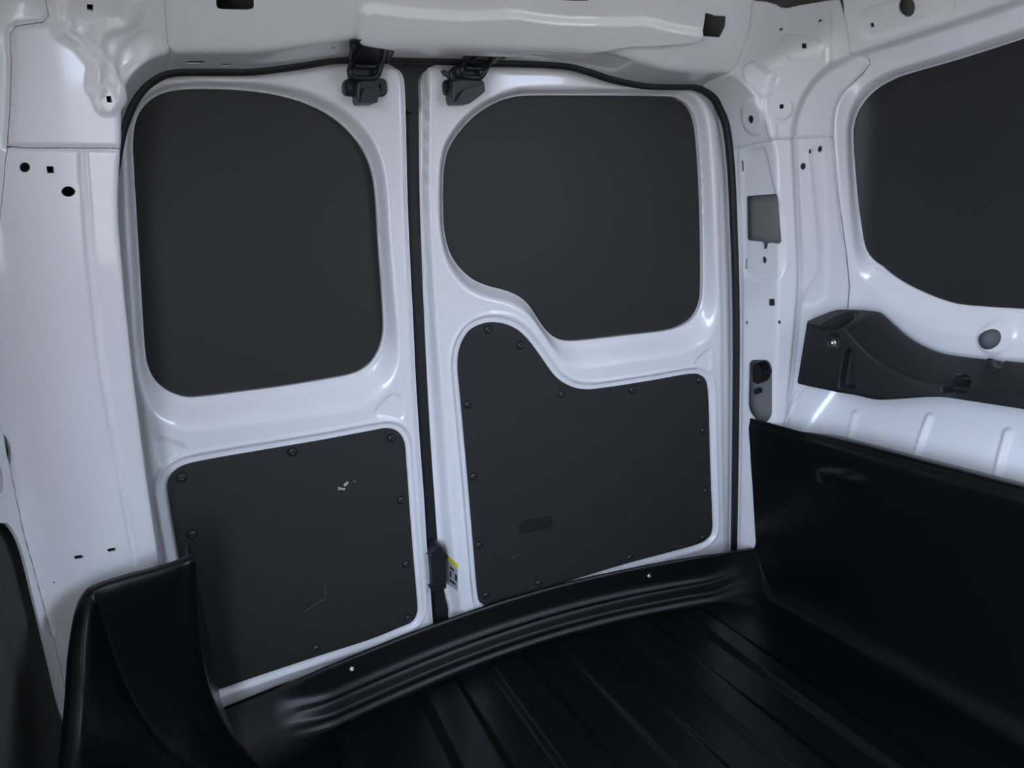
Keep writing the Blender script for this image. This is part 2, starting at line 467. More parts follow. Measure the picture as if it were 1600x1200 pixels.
SH -= .006 * sm(1 - f_in / .006) * (f_in < .01)

HOLES = {
 'pillar_right': [rect(1157.5, 251, 1160, 268, 1), rounded([(1163, 307), (1214, 303), (1223, 378), (1218, 382), (1197, 380), (1196, 390), (1190, 390), (1189, 379), (1164, 376)], 4),
   ellipse(1191.5, 407, 3.5, 5.5), rect(1162.5, 405, 1165, 421, 1), rect(1200.5, 467, 1210.5, 478, 2), ellipse(1166.5, 504, 2, 3), ellipse(1218, 503.5, 2.2, 3),
   rounded([(1170, 562), (1200, 562), (1206, 572), (1206, 650), (1196, 662), (1182, 660), (1168, 640)], 10),
   rect(1264, 233.5, 1268, 240, 0.5), ellipse(1282, 233, 3.2, 5, 8), ellipse(1255, 260, 4.2, 5.3, 8)],
 'gusset_right': [ellipse(1176, 185, 4.5, 7, 5), ellipse(1221, 46.7, 2.8, 3.4), ellipse(1282, 33.5, 3, 3.4), rect(1255, 69.5, 1263, 77, 1), rect(1217, 163, 1223.5, 170, 0.8)],
 'side_right': [WIN_R, ellipse(1547, 530, 20, 15, -22), rounded([(1356, 39.5), (1362, 37.5), (1363.5, 44), (1357.5, 46.5)], 0.8), ellipse(1414, 14, 13, 16, 0), rect(1477, -8, 1484, 1.5, 1)],
 'header': [rounded([(338, -12), (397, -12), (397, 13), (390, 16), (342, 15), (338, 10)], 4), rounded([(1102, 20), (1114, 23), (1115, 24), (1134, 25), (1133, 42), (1124, 59), (1090, 56), (1099, 44)], 2),
   rect(292, 95.5, 319, 99.5, 1.5), rect(347, 99.8, 360, 103, 1), rounded([(878, -8), (920, -6), (919, 2), (876, 1)], 1),
   rect(517, 74, 524, 76.5, 1), rect(616, 63.2, 632, 65, .5), rect(666, 71, 674, 73, .6), rect(681, 69.6, 687, 71, .5), rect(820, 77.4, 826, 79, .6), rect(1078, 121, 1097, 122.6, .5)],
 'gusset_left': [rounded([(136, 9), (146, 10.5), (146.5, 20), (137, 18)], 0.8), rounded([(164, 150.5), (172, 150), (173.5, 160.5), (165.5, 160)], 0.8)],
 'pillar_left': [ellipse(39, 261.5, 8.3, 7.8), rounded([(72.5, 259.5), (84, 260), (85, 270.5), (74, 270.5)], 0.8), rounded([(96, 297), (102, 291), (112, 291.5), (118, 297), (118, 302), (112, 307.5), (102, 307), (96, 302)], 4),
   ellipse(14.5, 707, 4.2, 27, -9), rounded([(115.5, 868.5), (129, 867), (131, 872), (117, 874.5)], 2.6), rounded([(167, 858), (180, 855.5), (182, 860.5), (169, 863)], 2.6), ellipse(84, 910, 2, 1.4, 20)],
 'side_left': [catmull([(-120, 812), (-40, 808), (0, 817), (12, 818), (25, 836), (36, 866), (50, 925), (70, 1010), (88, 1090), (110, 1190), (60, 1260), (-140, 1300)], 5),
   ellipse(14.5, 707, 4.2, 27, -9), ellipse(-1, 744, 5, 26, -8)],
}
REGIONS = {
 'pillar_right': [(1090, 240), (1148, 232), (1180, 225), (1215, 218), (1260, 216), (1308, 213.5), (1315, 300), (1325, 400), (1328, 450), (1325, 500), (1300, 570), (1255, 618), (1240, 640), (1228, 660), (1222, 690), (1205, 780), (1190, 1000), (1180, 1300), (1090, 1300), (1060, 900), (1060, 500)],
 'gusset_right': [(1020, 160), (1098, 133), (1120, 121.5), (1145, 111.5), (1160, 84), (1172, 50), (1178, 3), (1186, 4), (1200, 5), (1214, 9), (1222, 14), (1232, 15), (1250, 11), (1285, 5), (1313, 1), (1318, 30), (1325, 70), (1330, 90), (1348, 98), (1351, 106), (1343, 119), (1325, 140), (1312, 165), (1308, 190), (1308, 213), (1260, 215.5), (1215, 217.5), (1180, 224.5), (1148, 231.5), (1090, 239), (1040, 220)],
 'side_right': [(1314, -330), (1314, -40), (1318.6, 30), (1325.6, 70), (1330.8, 90), (1349, 97.4), (1352, 106), (1344, 119.6), (1326, 140), (1313, 165), (1309, 190), (1309, 215), (1316, 300), (1326, 400), (1329, 450), (1326, 500), (1301, 570), (1256, 618), (1241, 640), (1229, 660), (1223, 690), (1206, 780), (1191, 1000), (1300, 1300), (1900, 1700), (2300, 1300), (2300, 600), (2300, 0), (2250, -330), (1600, -330)],
 'header': [(258, -330), (258, 0), (261, 40), (263, 70), (267, 86), (262, 112), (300, 150), (640, 150), (980, 170), (1070, 160), (1098, 132.4), (1119, 121), (1144.4, 111), (1159.4, 84), (1171.4, 50), (1177, 2), (1186, -330), (800, -330)],
 'gusset_left': [(257.4, -330), (257.4, 0), (260.4, 40), (262.4, 70), (266.4, 86), (261, 112), (300, 200), (300, 228), (180, 230.8), (110, 230.4), (40, 230.4), (13, 228.4), (17.6, 170), (19.6, 100), (17.6, 52), (25, 41.6), (40, 38.6), (70, 34.6), (77, 24), (85, -60), (100, -330)],
 'pillar_left': [(13, 229.6), (40, 231.6), (110, 231.6), (180, 232.0), (300, 229), (330, 500), (400, 900), (420, 1250), (160, 1300), (130, 1200), (82.5, 990), (60.5, 905), (40.5, 830), (14.5, 700), (.5, 640), (-7.5, 600), (-4, 400), (5, 300), (9, 250)],
 'side_left': [(99, -330), (84.4, -60), (76, 24), (69.5, 33.4), (40, 37.4), (25, 40.4), (16.4, 52), (18.4, 100), (16.4, 170), (11.8, 229.6), (8, 250), (4, 300), (-5, 400), (-8.6, 600), (-.6, 640), (13.4, 700), (39.4, 830), (59.4, 905), (81.4, 990), (129, 1200), (150, 1400), (-250, 1500), (-330, 600), (-300, -330), (-100, -330)],
}
SPD = SP + SN * SH[:, None]
# normals of the displaced sheet (only used for the returns at its edges)
ycut = SP[:, 1] - (door_y(SP[:, 0], SP[:, 2]) - .016)      # the body stops at the door flange
def build_region(key, name, parent=None, thick=.004, material=None):
    reg = s_field(np.array(REGIONS[key], float), None)
    S = np.maximum(reg, ycut)
    small = []
    for h in HOLES.get(key, []):
        V = WIN_UV if h is WIN_R else shell_px_at(h, .014) if h[:, 0].min() > 1248 and h[:, 1].min() > 100 else shell_px(h)
        if np.ptp(V, axis=0).max() < .12: small.append(V)
        else: S = np.maximum(S, -sdf(SUV, V, .03) * SR)
    return sheet_mesh(name, SPD, SN, ST, S, thick, material or M_WHITE, parent, uv=SUV, holes=small)

wall_right = build_region('side_right', 'wall_right')
tag(wall_right, 'white painted van side wall with blanked window, under the black trim ledge', 'wall', kind='structure')
pillar_r = build_region('pillar_right', 'pillar_panel', wall_right)
gusset_r = build_region('gusset_right', 'corner_gusset', wall_right)
wall_left = build_region('side_left', 'wall_left')
tag(wall_left, 'white painted van side wall beside the narrower rear door', 'wall', kind='structure')
build_region('pillar_left', 'pillar_panel', wall_left)
build_region('gusset_left', 'corner_gusset', wall_left)
ceiling_header = build_region('header', 'roof_header', thick=.0015)

# outer skin behind the inner sheets (closes the cavities)
oa = np.arange(-1.9, 2.1, .03); oe = np.arange(-1.0, 1.52, .03)
OA, OE = np.meshgrid(oa, oe); ouv = np.stack([OA.ravel(), OE.ravel()], 1)
od = np.stack([np.sin(ouv[:, 0]) * np.cos(ouv[:, 1]), np.cos(ouv[:, 0]) * np.cos(ouv[:, 1]), np.sin(ouv[:, 1])], 1)
OP = march(CEN, od, off=.055, tmax=2.0, n=70)
oS = OP[:, 1] - 2.0
ON = -od
def skin(name, parent, lo, hi):
    S = np.maximum(oS, np.maximum(ouv[:, 0] - hi, lo - ouv[:, 0]))
    return sheet_mesh(name, OP, ON, grid_tris(len(oa), len(oe))[:, ::-1], S, .002, M_PRIMER, parent)
skin('outer_skin', wall_right, 0.0, 9)
skin('outer_skin', wall_left, -9, 0.0)

# dark blanking panel in the side window, and the lining seen through the left-hand cutout
def shell_patch(name, px, off, material, parent, n_px=4, thick=.003, holes=()):
    V = shell_px_at(px, off); S = sdf(SUV, V, .3) * SR
    for h in holes: S = np.maximum(S, -sdf(SUV, shell_px(h), .03) * SR)
    return sheet_mesh(name, SP - SN * off, SN, ST, S, thick, material, parent)
WIN_BIG = catmull([(1700, 10), (1600, 44), (1500, 78), (1420, 102), (1380, 116), (1350, 135), (1330, 170), (1322, 220), (1327, 300), (1335, 365), (1345, 410),
                   (1365, 435), (1400, 458), (1440, 478), (1500, 492), (1600, 500), (1690, 502), (1755, 482), (1785, 420), (1790, 300), (1785, 110), (1775, 35), (1745, 8)], 4)
shell_patch('window_blank', WIN_BIG, .040, M_BLANK, wall_right)
shell_patch('side_lining', catmull([(-200, 780), (-40, 785), (20, 795), (40, 830), (60, 900), (85, 1000), (105, 1080), (130, 1190), (60, 1290), (-200, 1330)], 5), .022, M_LINING, wall_left,
            holes=[ellipse(21, 848, 4, 13, -4)])

def shell_prism(name, px, off0, off1, material, parent):
    """solid inside a wall cavity: front outline measured 'off1' behind the sheet, back at off0"""
    d = rays(px); d = d / np.linalg.norm(d, axis=1, keepdims=True)
    A = march(np.zeros(3), d, off=off1); c = A.mean(0)[None]
    g = np.stack([shell_F(c + np.eye(3)[i] * 1e-3, off1) - shell_F(c - np.eye(3)[i] * 1e-3, off1) for i in range(3)], 1)[0]
    B = A + g / np.linalg.norm(g) * (off0 - off1); n = len(A)
    F = [tuple(range(n)), tuple(range(n, 2 * n))[::-1]] + [((i + 1) % n, i, n + i, n + (i + 1) % n) for i in range(n)]
    return mesh_obj(name, np.vstack([A, B]), F, material, parent, smooth=False)
shell_prism('cable_clip', rounded([(1176, 570), (1182, 567), (1189, 574), (1190, 594), (1184, 601), (1176, 596)], 3), .045, .018, M_TRIM, pillar_r)
shell_prism('clip_arm', rounded([(1184, 581), (1206, 577), (1206, 583), (1187, 588)], 1.5), .034, .026, M_TRIM, pillar_r)
shell_prism('blanking_plug', ellipse(1181, 612, 3.6, 4.6), .05, .036, M_TRIM, pillar_r)

# ------------------------------------------------------------------ rear doors
_nl = math.hypot(1, LEAN)
def door_pos(uv, h=0.0):
    """uv = (X, Z) over the door, h metres towards the room"""
    X, Z = uv[:, 0], uv[:, 1]
    Y = door_y(X, Z)
    N = door_nrm(uv)
    h = np.broadcast_to(h, X.shape)
    return np.stack([X, Y, Z], 1) + N * h[:, None]
def door_nrm(uv):
    X = uv[:, 0]
    N = np.stack([-BOW * 2 * (X - CX) / .36, -np.ones(len(X)), -np.full(len(X), LEAN)], 1)
    return N / np.linalg.norm(N, axis=1, keepdims=True)
def door_px(px, h=0.0):
    """measured image points -> (X, Z) on the door sheet raised by h"""
    d = rays(px); t = np.full(len(d), 1.25)
    for _ in range(12):
        P = d * t[:, None]
        t = t * 1.0 + (door_y(P[:, 0], P[:, 2]) - h * _nl - P[:, 1]) / d[:, 1] * .9
    P = d * t[:, None]
    n = door_nrm(P[:, [0, 2]])
    uv = P[:, [0, 2]] - n[:, [0, 2]] * h
    return uv
GAP_L = [(612, 96), (622, 106), (631, 118), (634, 140), (636, 200), (638, 300), (642, 400), (647, 500), (651.5, 600), (658, 700), (664, 780), (668, 850), (672.5, 900), (677, 965), (684, 1040)]
GAP_R = [(700, 97), (676, 104), (658, 113), (651.5, 130), (652, 200), (653, 300), (656, 400), (660, 500), (665, 600), (670.5, 700), (676, 780), (683, 870), (689, 905), (699, 955), (712, 1040)]
WIN1 = catmull([(290, 139), (350, 139), (400, 143), (440, 150), (480, 162), (520, 183), (550, 210), (570, 238), (582, 270), (588, 310), (592, 380), (597, 450), (600, 505), (598, 530),
                (590, 553), (575, 572), (550, 585), (500, 595), (430, 606), (360, 615), (310, 621), (288, 621), (265, 613), (245, 598), (232, 575), (226, 540), (221, 460), (215, 360), (209, 260), (208, 220), (212, 190), (225, 165), (252, 146)], 4)
WIN1O = catmull([(290, 124), (350, 123), (400, 125), (440, 130), (490, 142), (535, 165), (572, 198), (595, 240), (605, 290), (611, 380), (617, 450), (624, 520), (626, 555),
                 (620, 590), (602, 618), (565, 641), (500, 653), (430, 662), (350, 672), (290, 677), (262, 668), (238, 648), (221, 615), (211, 560), (205, 460), (199, 360), (194, 260), (194, 220), (200, 182), (215, 155), (248, 132)], 4)
WIN2 = catmull([(830, 149), (940, 149), (1040, 150), (1062, 155), (1078, 168), (1087, 190), (1092, 230), (1096, 300), (1098, 380), (1098, 450), (1095, 475), (1085, 495), (1068, 508), (1040, 517), (980, 524),
                (920, 531), (887, 533), (868, 528), (852, 515), (838, 495), (825, 476), (810, 463), (790, 454), (760, 446), (735, 434), (712, 411), (699, 384), (693, 350), (692, 300), (694, 260), (702, 230), (720, 203), (745, 178), (775, 160), (800, 152)], 4)
WIN2O = catmull([(830, 136), (940, 135), (1050, 137), (1078, 143), (1096, 158), (1106, 185), (1111, 230), (1116, 300), (1120, 380), (1122, 450), (1122, 490), (1114, 522), (1092, 545), (1050, 559), (990, 567),
                 (940, 575), (908, 578), (880, 568), (862, 548), (846, 522), (830, 500), (812, 484), (790, 474), (755, 466), (724, 449), (702, 420), (690, 390), (685, 350), (684, 300), (686, 255), (694, 222), (713, 192), (742, 165), (775, 147), (800, 139)], 4)
PANEL1 = catmull([(263, 775), (262, 757), (268, 742), (285, 729), (320, 720), (400, 706), (500, 689), (580, 674), (605, 670), (622, 675), (632, 691), (635, 720), (640, 790), (646, 870), (652, 940), (652, 958), (644, 972), (625, 981), (575, 1001), (500, 1025), (400, 1058),
                  (345, 1077), (330, 1078), (322, 1066), (310, 1020), (290, 930), (272, 830)], 4)
PANEL2 = catmull([(716, 575), (719, 545), (730, 522), (745, 510), (765, 504), (788, 506), (810, 516), (830, 536), (850, 564), (868, 588), (890, 603), (915, 609), (950, 606), (1020, 595), (1078, 585), (1096, 587), (1105, 600), (1108, 640), (1110, 720), (1113, 800), (1113, 828),
                  (1107, 841), (1090, 851), (1040, 865), (980, 881), (900, 905), (800, 938), (768, 948), (754, 944), (747, 930), (740, 850), (729, 720), (720, 620)], 4)
TRI = {1: [catmull([(588, 640), (606, 620), (618, 616), (627, 622), (630, 640), (630, 652), (622, 658), (605, 652), (592, 650)], 4),
           catmull([(243, 690), (255, 685), (284, 695), (287, 704), (268, 722), (252, 726), (246, 712)], 4)],
       2: [catmull([(1088, 563), (1104, 548), (1110, 550), (1111, 572), (1105, 578), (1090, 572)], 4)]}
# grid over the doors
RES = .0033
gx = np.arange(-.22, 1.18, RES); gz = np.arange(-.86, .36, RES)
GX, GZ = np.meshgrid(gx, gz); DUV = np.stack([GX.ravel(), GZ.ravel()], 1); DT = grid_tris(len(gx), len(gz))
def d_sdf(px, pad=.06, h=0.0): return sdf(DUV, door_px(px, h), pad)
def between(px_a, px_b, ha=0.0):
    """0 on the first open line, 1 on the second, measured across X at each height"""
    a = door_px(catmull(px_a, 4, False), ha); b = door_px(catmull(px_b, 4, False))
    ia, ib = np.argsort(a[:, 1]), np.argsort(b[:, 1])
    xa = np.interp(DUV[:, 1], a[ia, 1], a[ia, 0]); xb = np.interp(DUV[:, 1], b[ib, 1], b[ib, 0])
    return np.clip((DUV[:, 0] - xa) / (xb - xa), 0, 1)
osd = open_sdf(DUV[:, 0], DUV[:, 1])          # distance to the opening outline, negative inside
DNRM = door_nrm(DUV)
def ring(inner, outer, depth):
    fi = d_sdf(inner, .2, -.030); fo = d_sdf(outer, .2)
    t = np.clip(-fo / np.maximum(-fo + np.maximum(fi, 0), 1e-6), 0, 1)
    h = -depth * np.where(fo < 0, sm(t), 0)
    return fi, h - .004 * sm(1 - fi / .006) * (fi < .01)

def build_door(k):
    win, wino, panel = (WIN1, WIN1O, PANEL1) if k == 1 else (WIN2, WIN2O, PANEL2)
    fi, H = ring(win, wino, .028 if k == 1 else .026)
    fp = d_sdf(panel, .08)
    H = H - .006 * sm(.5 - (fp - .012) / .006)                     # seat of the lining panel
    H = H + .0025 * sm(1 - np.abs(fp - .0165) / .005)
    for t in TRI[k]: H = H - .003 * sm(.5 - d_sdf(t) / .004)
    H = H - .005 * sm((osd + .014) / .014)                         # top and outer edge roll away to the seal
    gl = door_px(catmull(GAP_L, 4, False)); gr = door_px(catmull(GAP_R, 4, False), -.026)
    if k == 1:
        V = np.vstack([gl[::-1], [(.25, .345), (-.2, .345), (-.2, -.86)]])
        edge = between([(x - 9, y) for x, y in GAP_L], GAP_L)
        H = H - .006 * sm(edge)
        H = H - .003 * sm(1 - between([(205, 500), (214, 600), (222, 680), (238, 800), (246, 880)], [(218, 500), (230, 620), (240, 700), (262, 800), (274, 880)])) * sm((-DUV[:, 1] - .05) / .08)
    else:
        V = np.vstack([gr[::-1], [(.5, .345), (1.16, .345), (1.16, -.86)]])
        L1 = [(655, 110), (661, 160), (660, 300), (664, 400), (668, 500), (672, 600), (678, 700), (684, 800), (690, 870), (705, 960), (720, 1040)]
        L2 = [(672, 110), (671, 160), (670.5, 300), (675, 400), (682, 500), (691, 600), (699, 700), (706, 800), (713, 870), (727, 960), (742, 1040)]
        H = H - .026 * sm(1 - between(L1, L2, -.026))
        H = H - .003 * sm(between([(1118, 100), (1119, 300), (1124, 500), (1126, 700), (1130, 860)], [(1127, 100), (1128, 300), (1132, 500), (1134, 700), (1138, 860)]))
    H = np.maximum(H, -.034)
    S = np.maximum(sdf(DUV, V), osd - .012)
    S = np.maximum(S, -fi)
    S = np.maximum(S, -(DUV[:, 1] + .84))
    P = door_pos(DUV, H)
    d = sheet_mesh('door_%d' % k, P, DNRM, DT, S, .022, M_WHITE)
    # blanking panel behind the window aperture
    b = sheet_mesh('window_blank', door_pos(DUV, -.041), DNRM, DT[:], np.maximum(fi - .02, sdf(DUV, V) + .008), .003, M_BLANK, d)
    # fibreboard lining panel
    pb = sheet_mesh('lining_panel', door_pos(DUV, -.0015), DNRM, DT[:], fp, .004, M_BOARD, d)
    # outer skin of the door
    So = np.maximum(sdf(DUV, V) - .003, osd - .075)
    oi = np.arange(len(DUV)).reshape(GX.shape)
    xs = oi[::12, ::12]; nu, nv = xs.shape[1], xs.shape[0]
    sheet_mesh('outer_skin', door_pos(DUV[xs.ravel()], -.075), DNRM[xs.ravel()], grid_tris(nu, nv), So[xs.ravel()], .002, M_PRIMER, d)
    return d, pb, P
door_1, panel_1, DP1 = build_door(1)
door_2, panel_2, DP2 = build_door(2)
tag(door_1, 'narrower white rear door with rounded rectangular window blank and squarish dark lining board', 'door', kind='structure')
tag(door_2, 'wider white rear door with stepped window blank and humped dark lining board', 'door', kind='structure')

def dprism(name, px, h0, h1, material, parent=None, bev=0, hm=None, smooth=False):
    """solid standing on the door: outline measured on its front (h1), back at h0"""
    uv = door_px(px, h1 if hm is None else hm)
    A = door_pos(uv, h0); B = door_pos(uv, h1); n = len(uv)
    area = np.sum(uv[:, 0] * np.roll(uv[:, 1], -1) - np.roll(uv[:, 0], -1) * uv[:, 1])
    V = np.vstack([A, B]); F = [tuple(range(n, 2 * n)), tuple(range(n))[::-1]]
    for i in range(n): j = (i + 1) % n; F.append((i, j, n + j, n + i))
    if area < 0: F = [f[::-1] for f in F]
    o = mesh_obj(name, V, F, material, parent, smooth=smooth)
    if bev: bevel(o, bev)
    return o

# push-in clips of the lining boards
def dome_mesh(r, hgt):
    prof = [(r, 0), (r * 1.0, hgt * .25), (r * .86, hgt * .62), (r * .55, hgt * .9), (r * .30, hgt), (r * .22, hgt * .86), (0, hgt * .86)]
    n = 16; V = []; F = []
    for (a, z) in prof[:-1]:
        for j in range(n): V.append((a * math.cos(2 * math.pi * j / n), a * math.sin(2 * math.pi * j / n), z))
    V.append((0, 0, prof[-1][1])); L = len(prof) - 1
    for i in range(L - 1):
        for j in range(n): F.append((i * n + j, i * n + (j + 1) % n, (i + 1) * n + (j + 1) % n, (i + 1) * n + j))
    for j in range(n): F.append(((L - 1) * n + j, (L - 1) * n + (j + 1) % n, len(V) - 1))
    me = bpy.data.meshes.new('clip'); me.from_pydata(V, [], F); me.update()
    me.polygons.foreach_set('use_smooth', np.ones(len(me.polygons), dtype=bool))
    return me
CLIP = dome_mesh(.0088, .006); CLIP.materials.append(M_METAL_BLACK)
SCREW = dome_mesh(.0055, .0035); SCREW.materials.append(M_STEEL)
def stud(name, me, p, nrm, parent):
    o = bpy.data.objects.new(name, me); link(o)
    q = Vector(nrm).to_track_quat('Z', 'Y')
    mw = Matrix.Translation(Vector((p[0], p[1], p[2] + ZC))) @ q.to_matrix().to_4x4()
    o.parent = parent; o.matrix_parent_inverse = Matrix.Translation(-Vector(parent.location))
    o.matrix_basis = mw
    return o
for par, pts in ((panel_1, [(457, 706), (612, 684.5), (284, 746), (627, 781.5), (635, 882), (638, 966), (494.5, 1013), (300, 835), (330, 1045)]),
                 (panel_2, [(763, 515), (813, 539.5), (731, 632), (740, 745), (749, 852), (759.5, 930), (878, 616), (988, 609), (1093, 594), (1099, 673), (1103, 767), (1099, 840), (985, 871), (842, 911)])):
    uv = door_px(pts); P = door_pos(uv, -.0015); Nn = door_nrm(uv)
    for p, nn in zip(P, Nn): stud('clip', CLIP, p, nn, par)
# pull slot in the wider door's board
g = dprism('pull_slot_rim', rounded([(812, 824), (817, 815), (858, 807), (864, 810), (864, 819), (858, 827), (820, 834), (813, 832)], 5), -.0015, .0022, M_TRIM, panel_2, .0006)
dprism('pull_slot_plug', rounded([(815, 825), (820, 817.5), (857, 810), (861, 812), (861, 818), (856, 824.5), (821, 831.5), (816, 830)], 4), -.001, .0030, M_METAL_BLACK, panel_2)
# scuffs and scratches
def strip(name, pts, w, material, parent, hh=-.0010):
    P = np.array(pts, float); t = np.gradient(P, axis=0); t /= np.linalg.norm(t, axis=1, keepdims=True); s = np.stack([-t[:, 1], t[:, 0]], 1) * w / 2
    return dprism(name, np.vstack([P + s, (P - s)[::-1]]), hh - .0004, hh, material, parent)
dprism('scuff', [(537, 757), (543, 752), (545, 754), (541, 759), (538, 760)], -.002, -.0009, M_SCUFF, panel_1)
dprism('scuff', [(528, 761), (533, 762), (540, 763), (538, 766), (531, 765), (529, 767)], -.002, -.0009, M_SCUFF, panel_1)
dprism('scuff', [(553, 751.5), (555, 751), (555, 753.5), (553.4, 753.6)], -.002, -.0009, M_SCUFF, panel_1)
strip('scratch', [(473, 959), (485, 950), (497, 942), (509, 935)], .7, M_SCRATCH, panel_1)
strip('scratch', [(509, 935), (508, 925), (507.5, 916)], .7, M_SCRATCH, panel_1)
strip('scratch', [(1050, 853.5), (1058, 854), (1068, 852.5)], 1.0, M_SCRATCH, panel_2)
strip('scratch', [(800, 872), (806, 868), (812, 865)], .6, M_SCRATCH, panel_2)

# rubber between the doors
uvl = door_px(catmull([(x - 6, y) for x, y in GAP_L[3:]], 4, False), -.02); uvr = door_px(catmull([(x + 8, y) for x, y in GAP_R[3:]], 4, False), -.03)
def strip_between(name, L, Rr, h0, h1, material, parent):
    k = 60
    def rs(U): z = np.linspace(max(L[:, 1].min(), Rr[:, 1].min()) , min(L[:, 1].max(), Rr[:, 1].max()), k); i = np.argsort(U[:, 1]); return np.stack([np.interp(z, U[i, 1], U[i, 0]), z], 1)
    a, b = rs(L), rs(Rr); cols = []
    for t, h in ((0, h0), (.25, h1), (.5, h1 - .004), (.75, h1), (1, h0)):
        cols.append(door_pos(a * (1 - t) + b * t, h))
    V = np.stack(cols, 1).reshape(-1, 3)
    return mesh_obj(name, V, grid_quads(5, k), material, parent)
strip_between('meeting_seal', uvl, uvr, -.036, -.024, M_RUBBER, door_2)
dprism('meeting_seal_head', catmull([(575, 89), (600, 86), (650, 87), (705, 89), (735, 91), (700, 97), (680, 103), (664, 111), (655, 122), (653, 140), (653.5, 172), (635, 172), (634, 140), (630, 122), (622, 110), (608, 101), (592, 95)], 4), -.026, -.006, M_RUBBER, door_2)

# weatherstrip round the opening
sx = [(-.16, 0)]
path = [p for p in OPEN_OUT if p[1] > -.84]
# order: start at the bottom right, over the top, to the bottom left
ang = [math.atan2(p[1] + .2, p[0] - CX) for p in path]
right = sorted([p for p in path], key=lambda p: (math.atan2(p[0] - CX, p[1] + .30)))
UVS = np.array(right)
UVS[:, 0] -= .009 * (UVS[:, 0] < CX) * (1 - sm((UVS[:, 1] - .08) / .16))
inn = np.stack([CX - UVS[:, 0], -.05 - UVS[:, 1]], 1); inn[:, 0] = np.clip(inn[:, 0] * 3, -.5, .5); inn[:, 1] = np.clip(inn[:, 1], -.3, 0) * sm((UVS[:, 1] - .18) / .1)
inn /= np.maximum(np.linalg.norm(inn, axis=1, keepdims=True), .05)
UVS = UVS + inn * np.where(UVS[:, :1] > CX, .006, .002) * (1 - .6 * sm((UVS[:, 1:] - .24) / .04))
P3 = np.stack([UVS[:, 0], door_y(UVS[:, 0], UVS[:, 1]) - .016, UVS[:, 1]], 1)
inw = np.stack([CX - UVS[:, 0], np.zeros(len(UVS)), -.1 - UVS[:, 1]], 1)
seal = tube('weatherstrip', P3, .0075, .009, M_RUBBER, side=(0, 1, .1))
tag(seal, 'black rubber weatherstrip lining the rear door opening', 'seal')

# ------------------------------------------------------------------ lower lock between the doors
lock = dprism('lock_block', rounded([(674, 862), (682, 853), (690, 853), (697, 866), (698, 920), (676, 924), (673, 870)], 3), -.03, .012, M_TRIM, door_1, .002)
dprism('lock_collar', rounded([(671, 872), (676, 866), (694, 863), (696, 867), (674, 873)], 1), -.02, .016, M_TRIM, lock)
dprism('lock_ledge', rounded([(673, 921), (696, 914), (697, 918), (675, 925)], 1), -.02, .016, M_TRIM, lock)
dprism('striker_cover', catmull([(680, 925), (690, 924), (696, 935), (700, 958), (684, 964), (680, 945)], 4), -.035, -.012, M_TRIM, door_1)
# warning label beside the lock
def sticker(name, px, off, material, parent):
    return patch(name, DP2, DNRM, DT, DUV, door_px(px, -.013), off, .0006, material, parent)
lab = sticker('warning_label', [(696, 865), (711.5, 877), (713, 920.5), (700, 916), (697, 905)], .0008, M_LABEL, door_2)
sticker('label_header', [(696, 865), (711.5, 877), (711.8, 886), (696.5, 873)], .0012, M_YELLOW, lab)
for r in ([(698, 868), (700.5, 870), (700.6, 873), (698.2, 871)], [(703, 884), (707, 887), (707.2, 891), (703.3, 888.4)], [(703.4, 892), (705, 893), (705.4, 903), (703.8, 902)], [(708.5, 893), (711, 895), (711.6, 905), (709.2, 903.5)], [(704, 906), (710, 909), (710.2, 913), (704.4, 910.5)]):
    sticker('label_print', r, .0014, M_INK, lab)

# ------------------------------------------------------------------ catches over the doors
def catch_pt(x, y, h):
    """point of a catch: just under the header flange at the top, h over the door lower down"""
    d = rays([(x, y)]); d = d / np.linalg.norm(d, axis=1, keepdims=True)
    a = march(np.zeros(3), d)[0] * .984; b = door_pos(door_px([(x, y)], h), h)[0]
    w = float(sm((y - 80) / 26))
    return a * (1 - w) + b * w
def catch(pts, label):
    """pts: image outlines of the parts, each with heights over the door"""
    base = door_pos(door_px([pts['at']]), 0)[0]
    root = empty('door_catch', (base[0], base[1], base[2] + ZC))
    tag(root, label, 'catch', 'catches over the rear doors')
    for (nm, px, h0, h1, bv) in pts['solid']:
        if h0 is None:                            # plate under the header: its height over the door follows the slope
            A = np.array([catch_pt(x, y, .034) for x, y in px]); Bk = A + np.array([0, .010, .004]); n = len(A)
            F = [tuple(range(n)), tuple(range(n, 2 * n))[::-1]] + [((i + 1) % n, i, n + i, n + (i + 1) % n) for i in range(n)]
            bevel(mesh_obj(nm, np.vstack([A, Bk]), F, M_METAL_BLACK, root, smooth=False), bv)
        else: dprism(nm, px, h0, h1, M_METAL_BLACK, root, bv)
    for (nm, pth, r) in pts['bars']:
        P = np.array([catch_pt(x, y, min(h, .036)) * .995 for x, y, h in pth])
        tube(nm, catmull(P, 4, False), r, r, M_METAL_BLACK, root, n=8)
    for (x, y, h, r) in pts['bolts']:
        for rr, dh in ((r, .004), (r * .55, .008)):
            dprism('bolt', ellipse(x, y, rr, rr, 0, 14), h - .004, h + dh, M_METAL_BLACK, root)
    return root
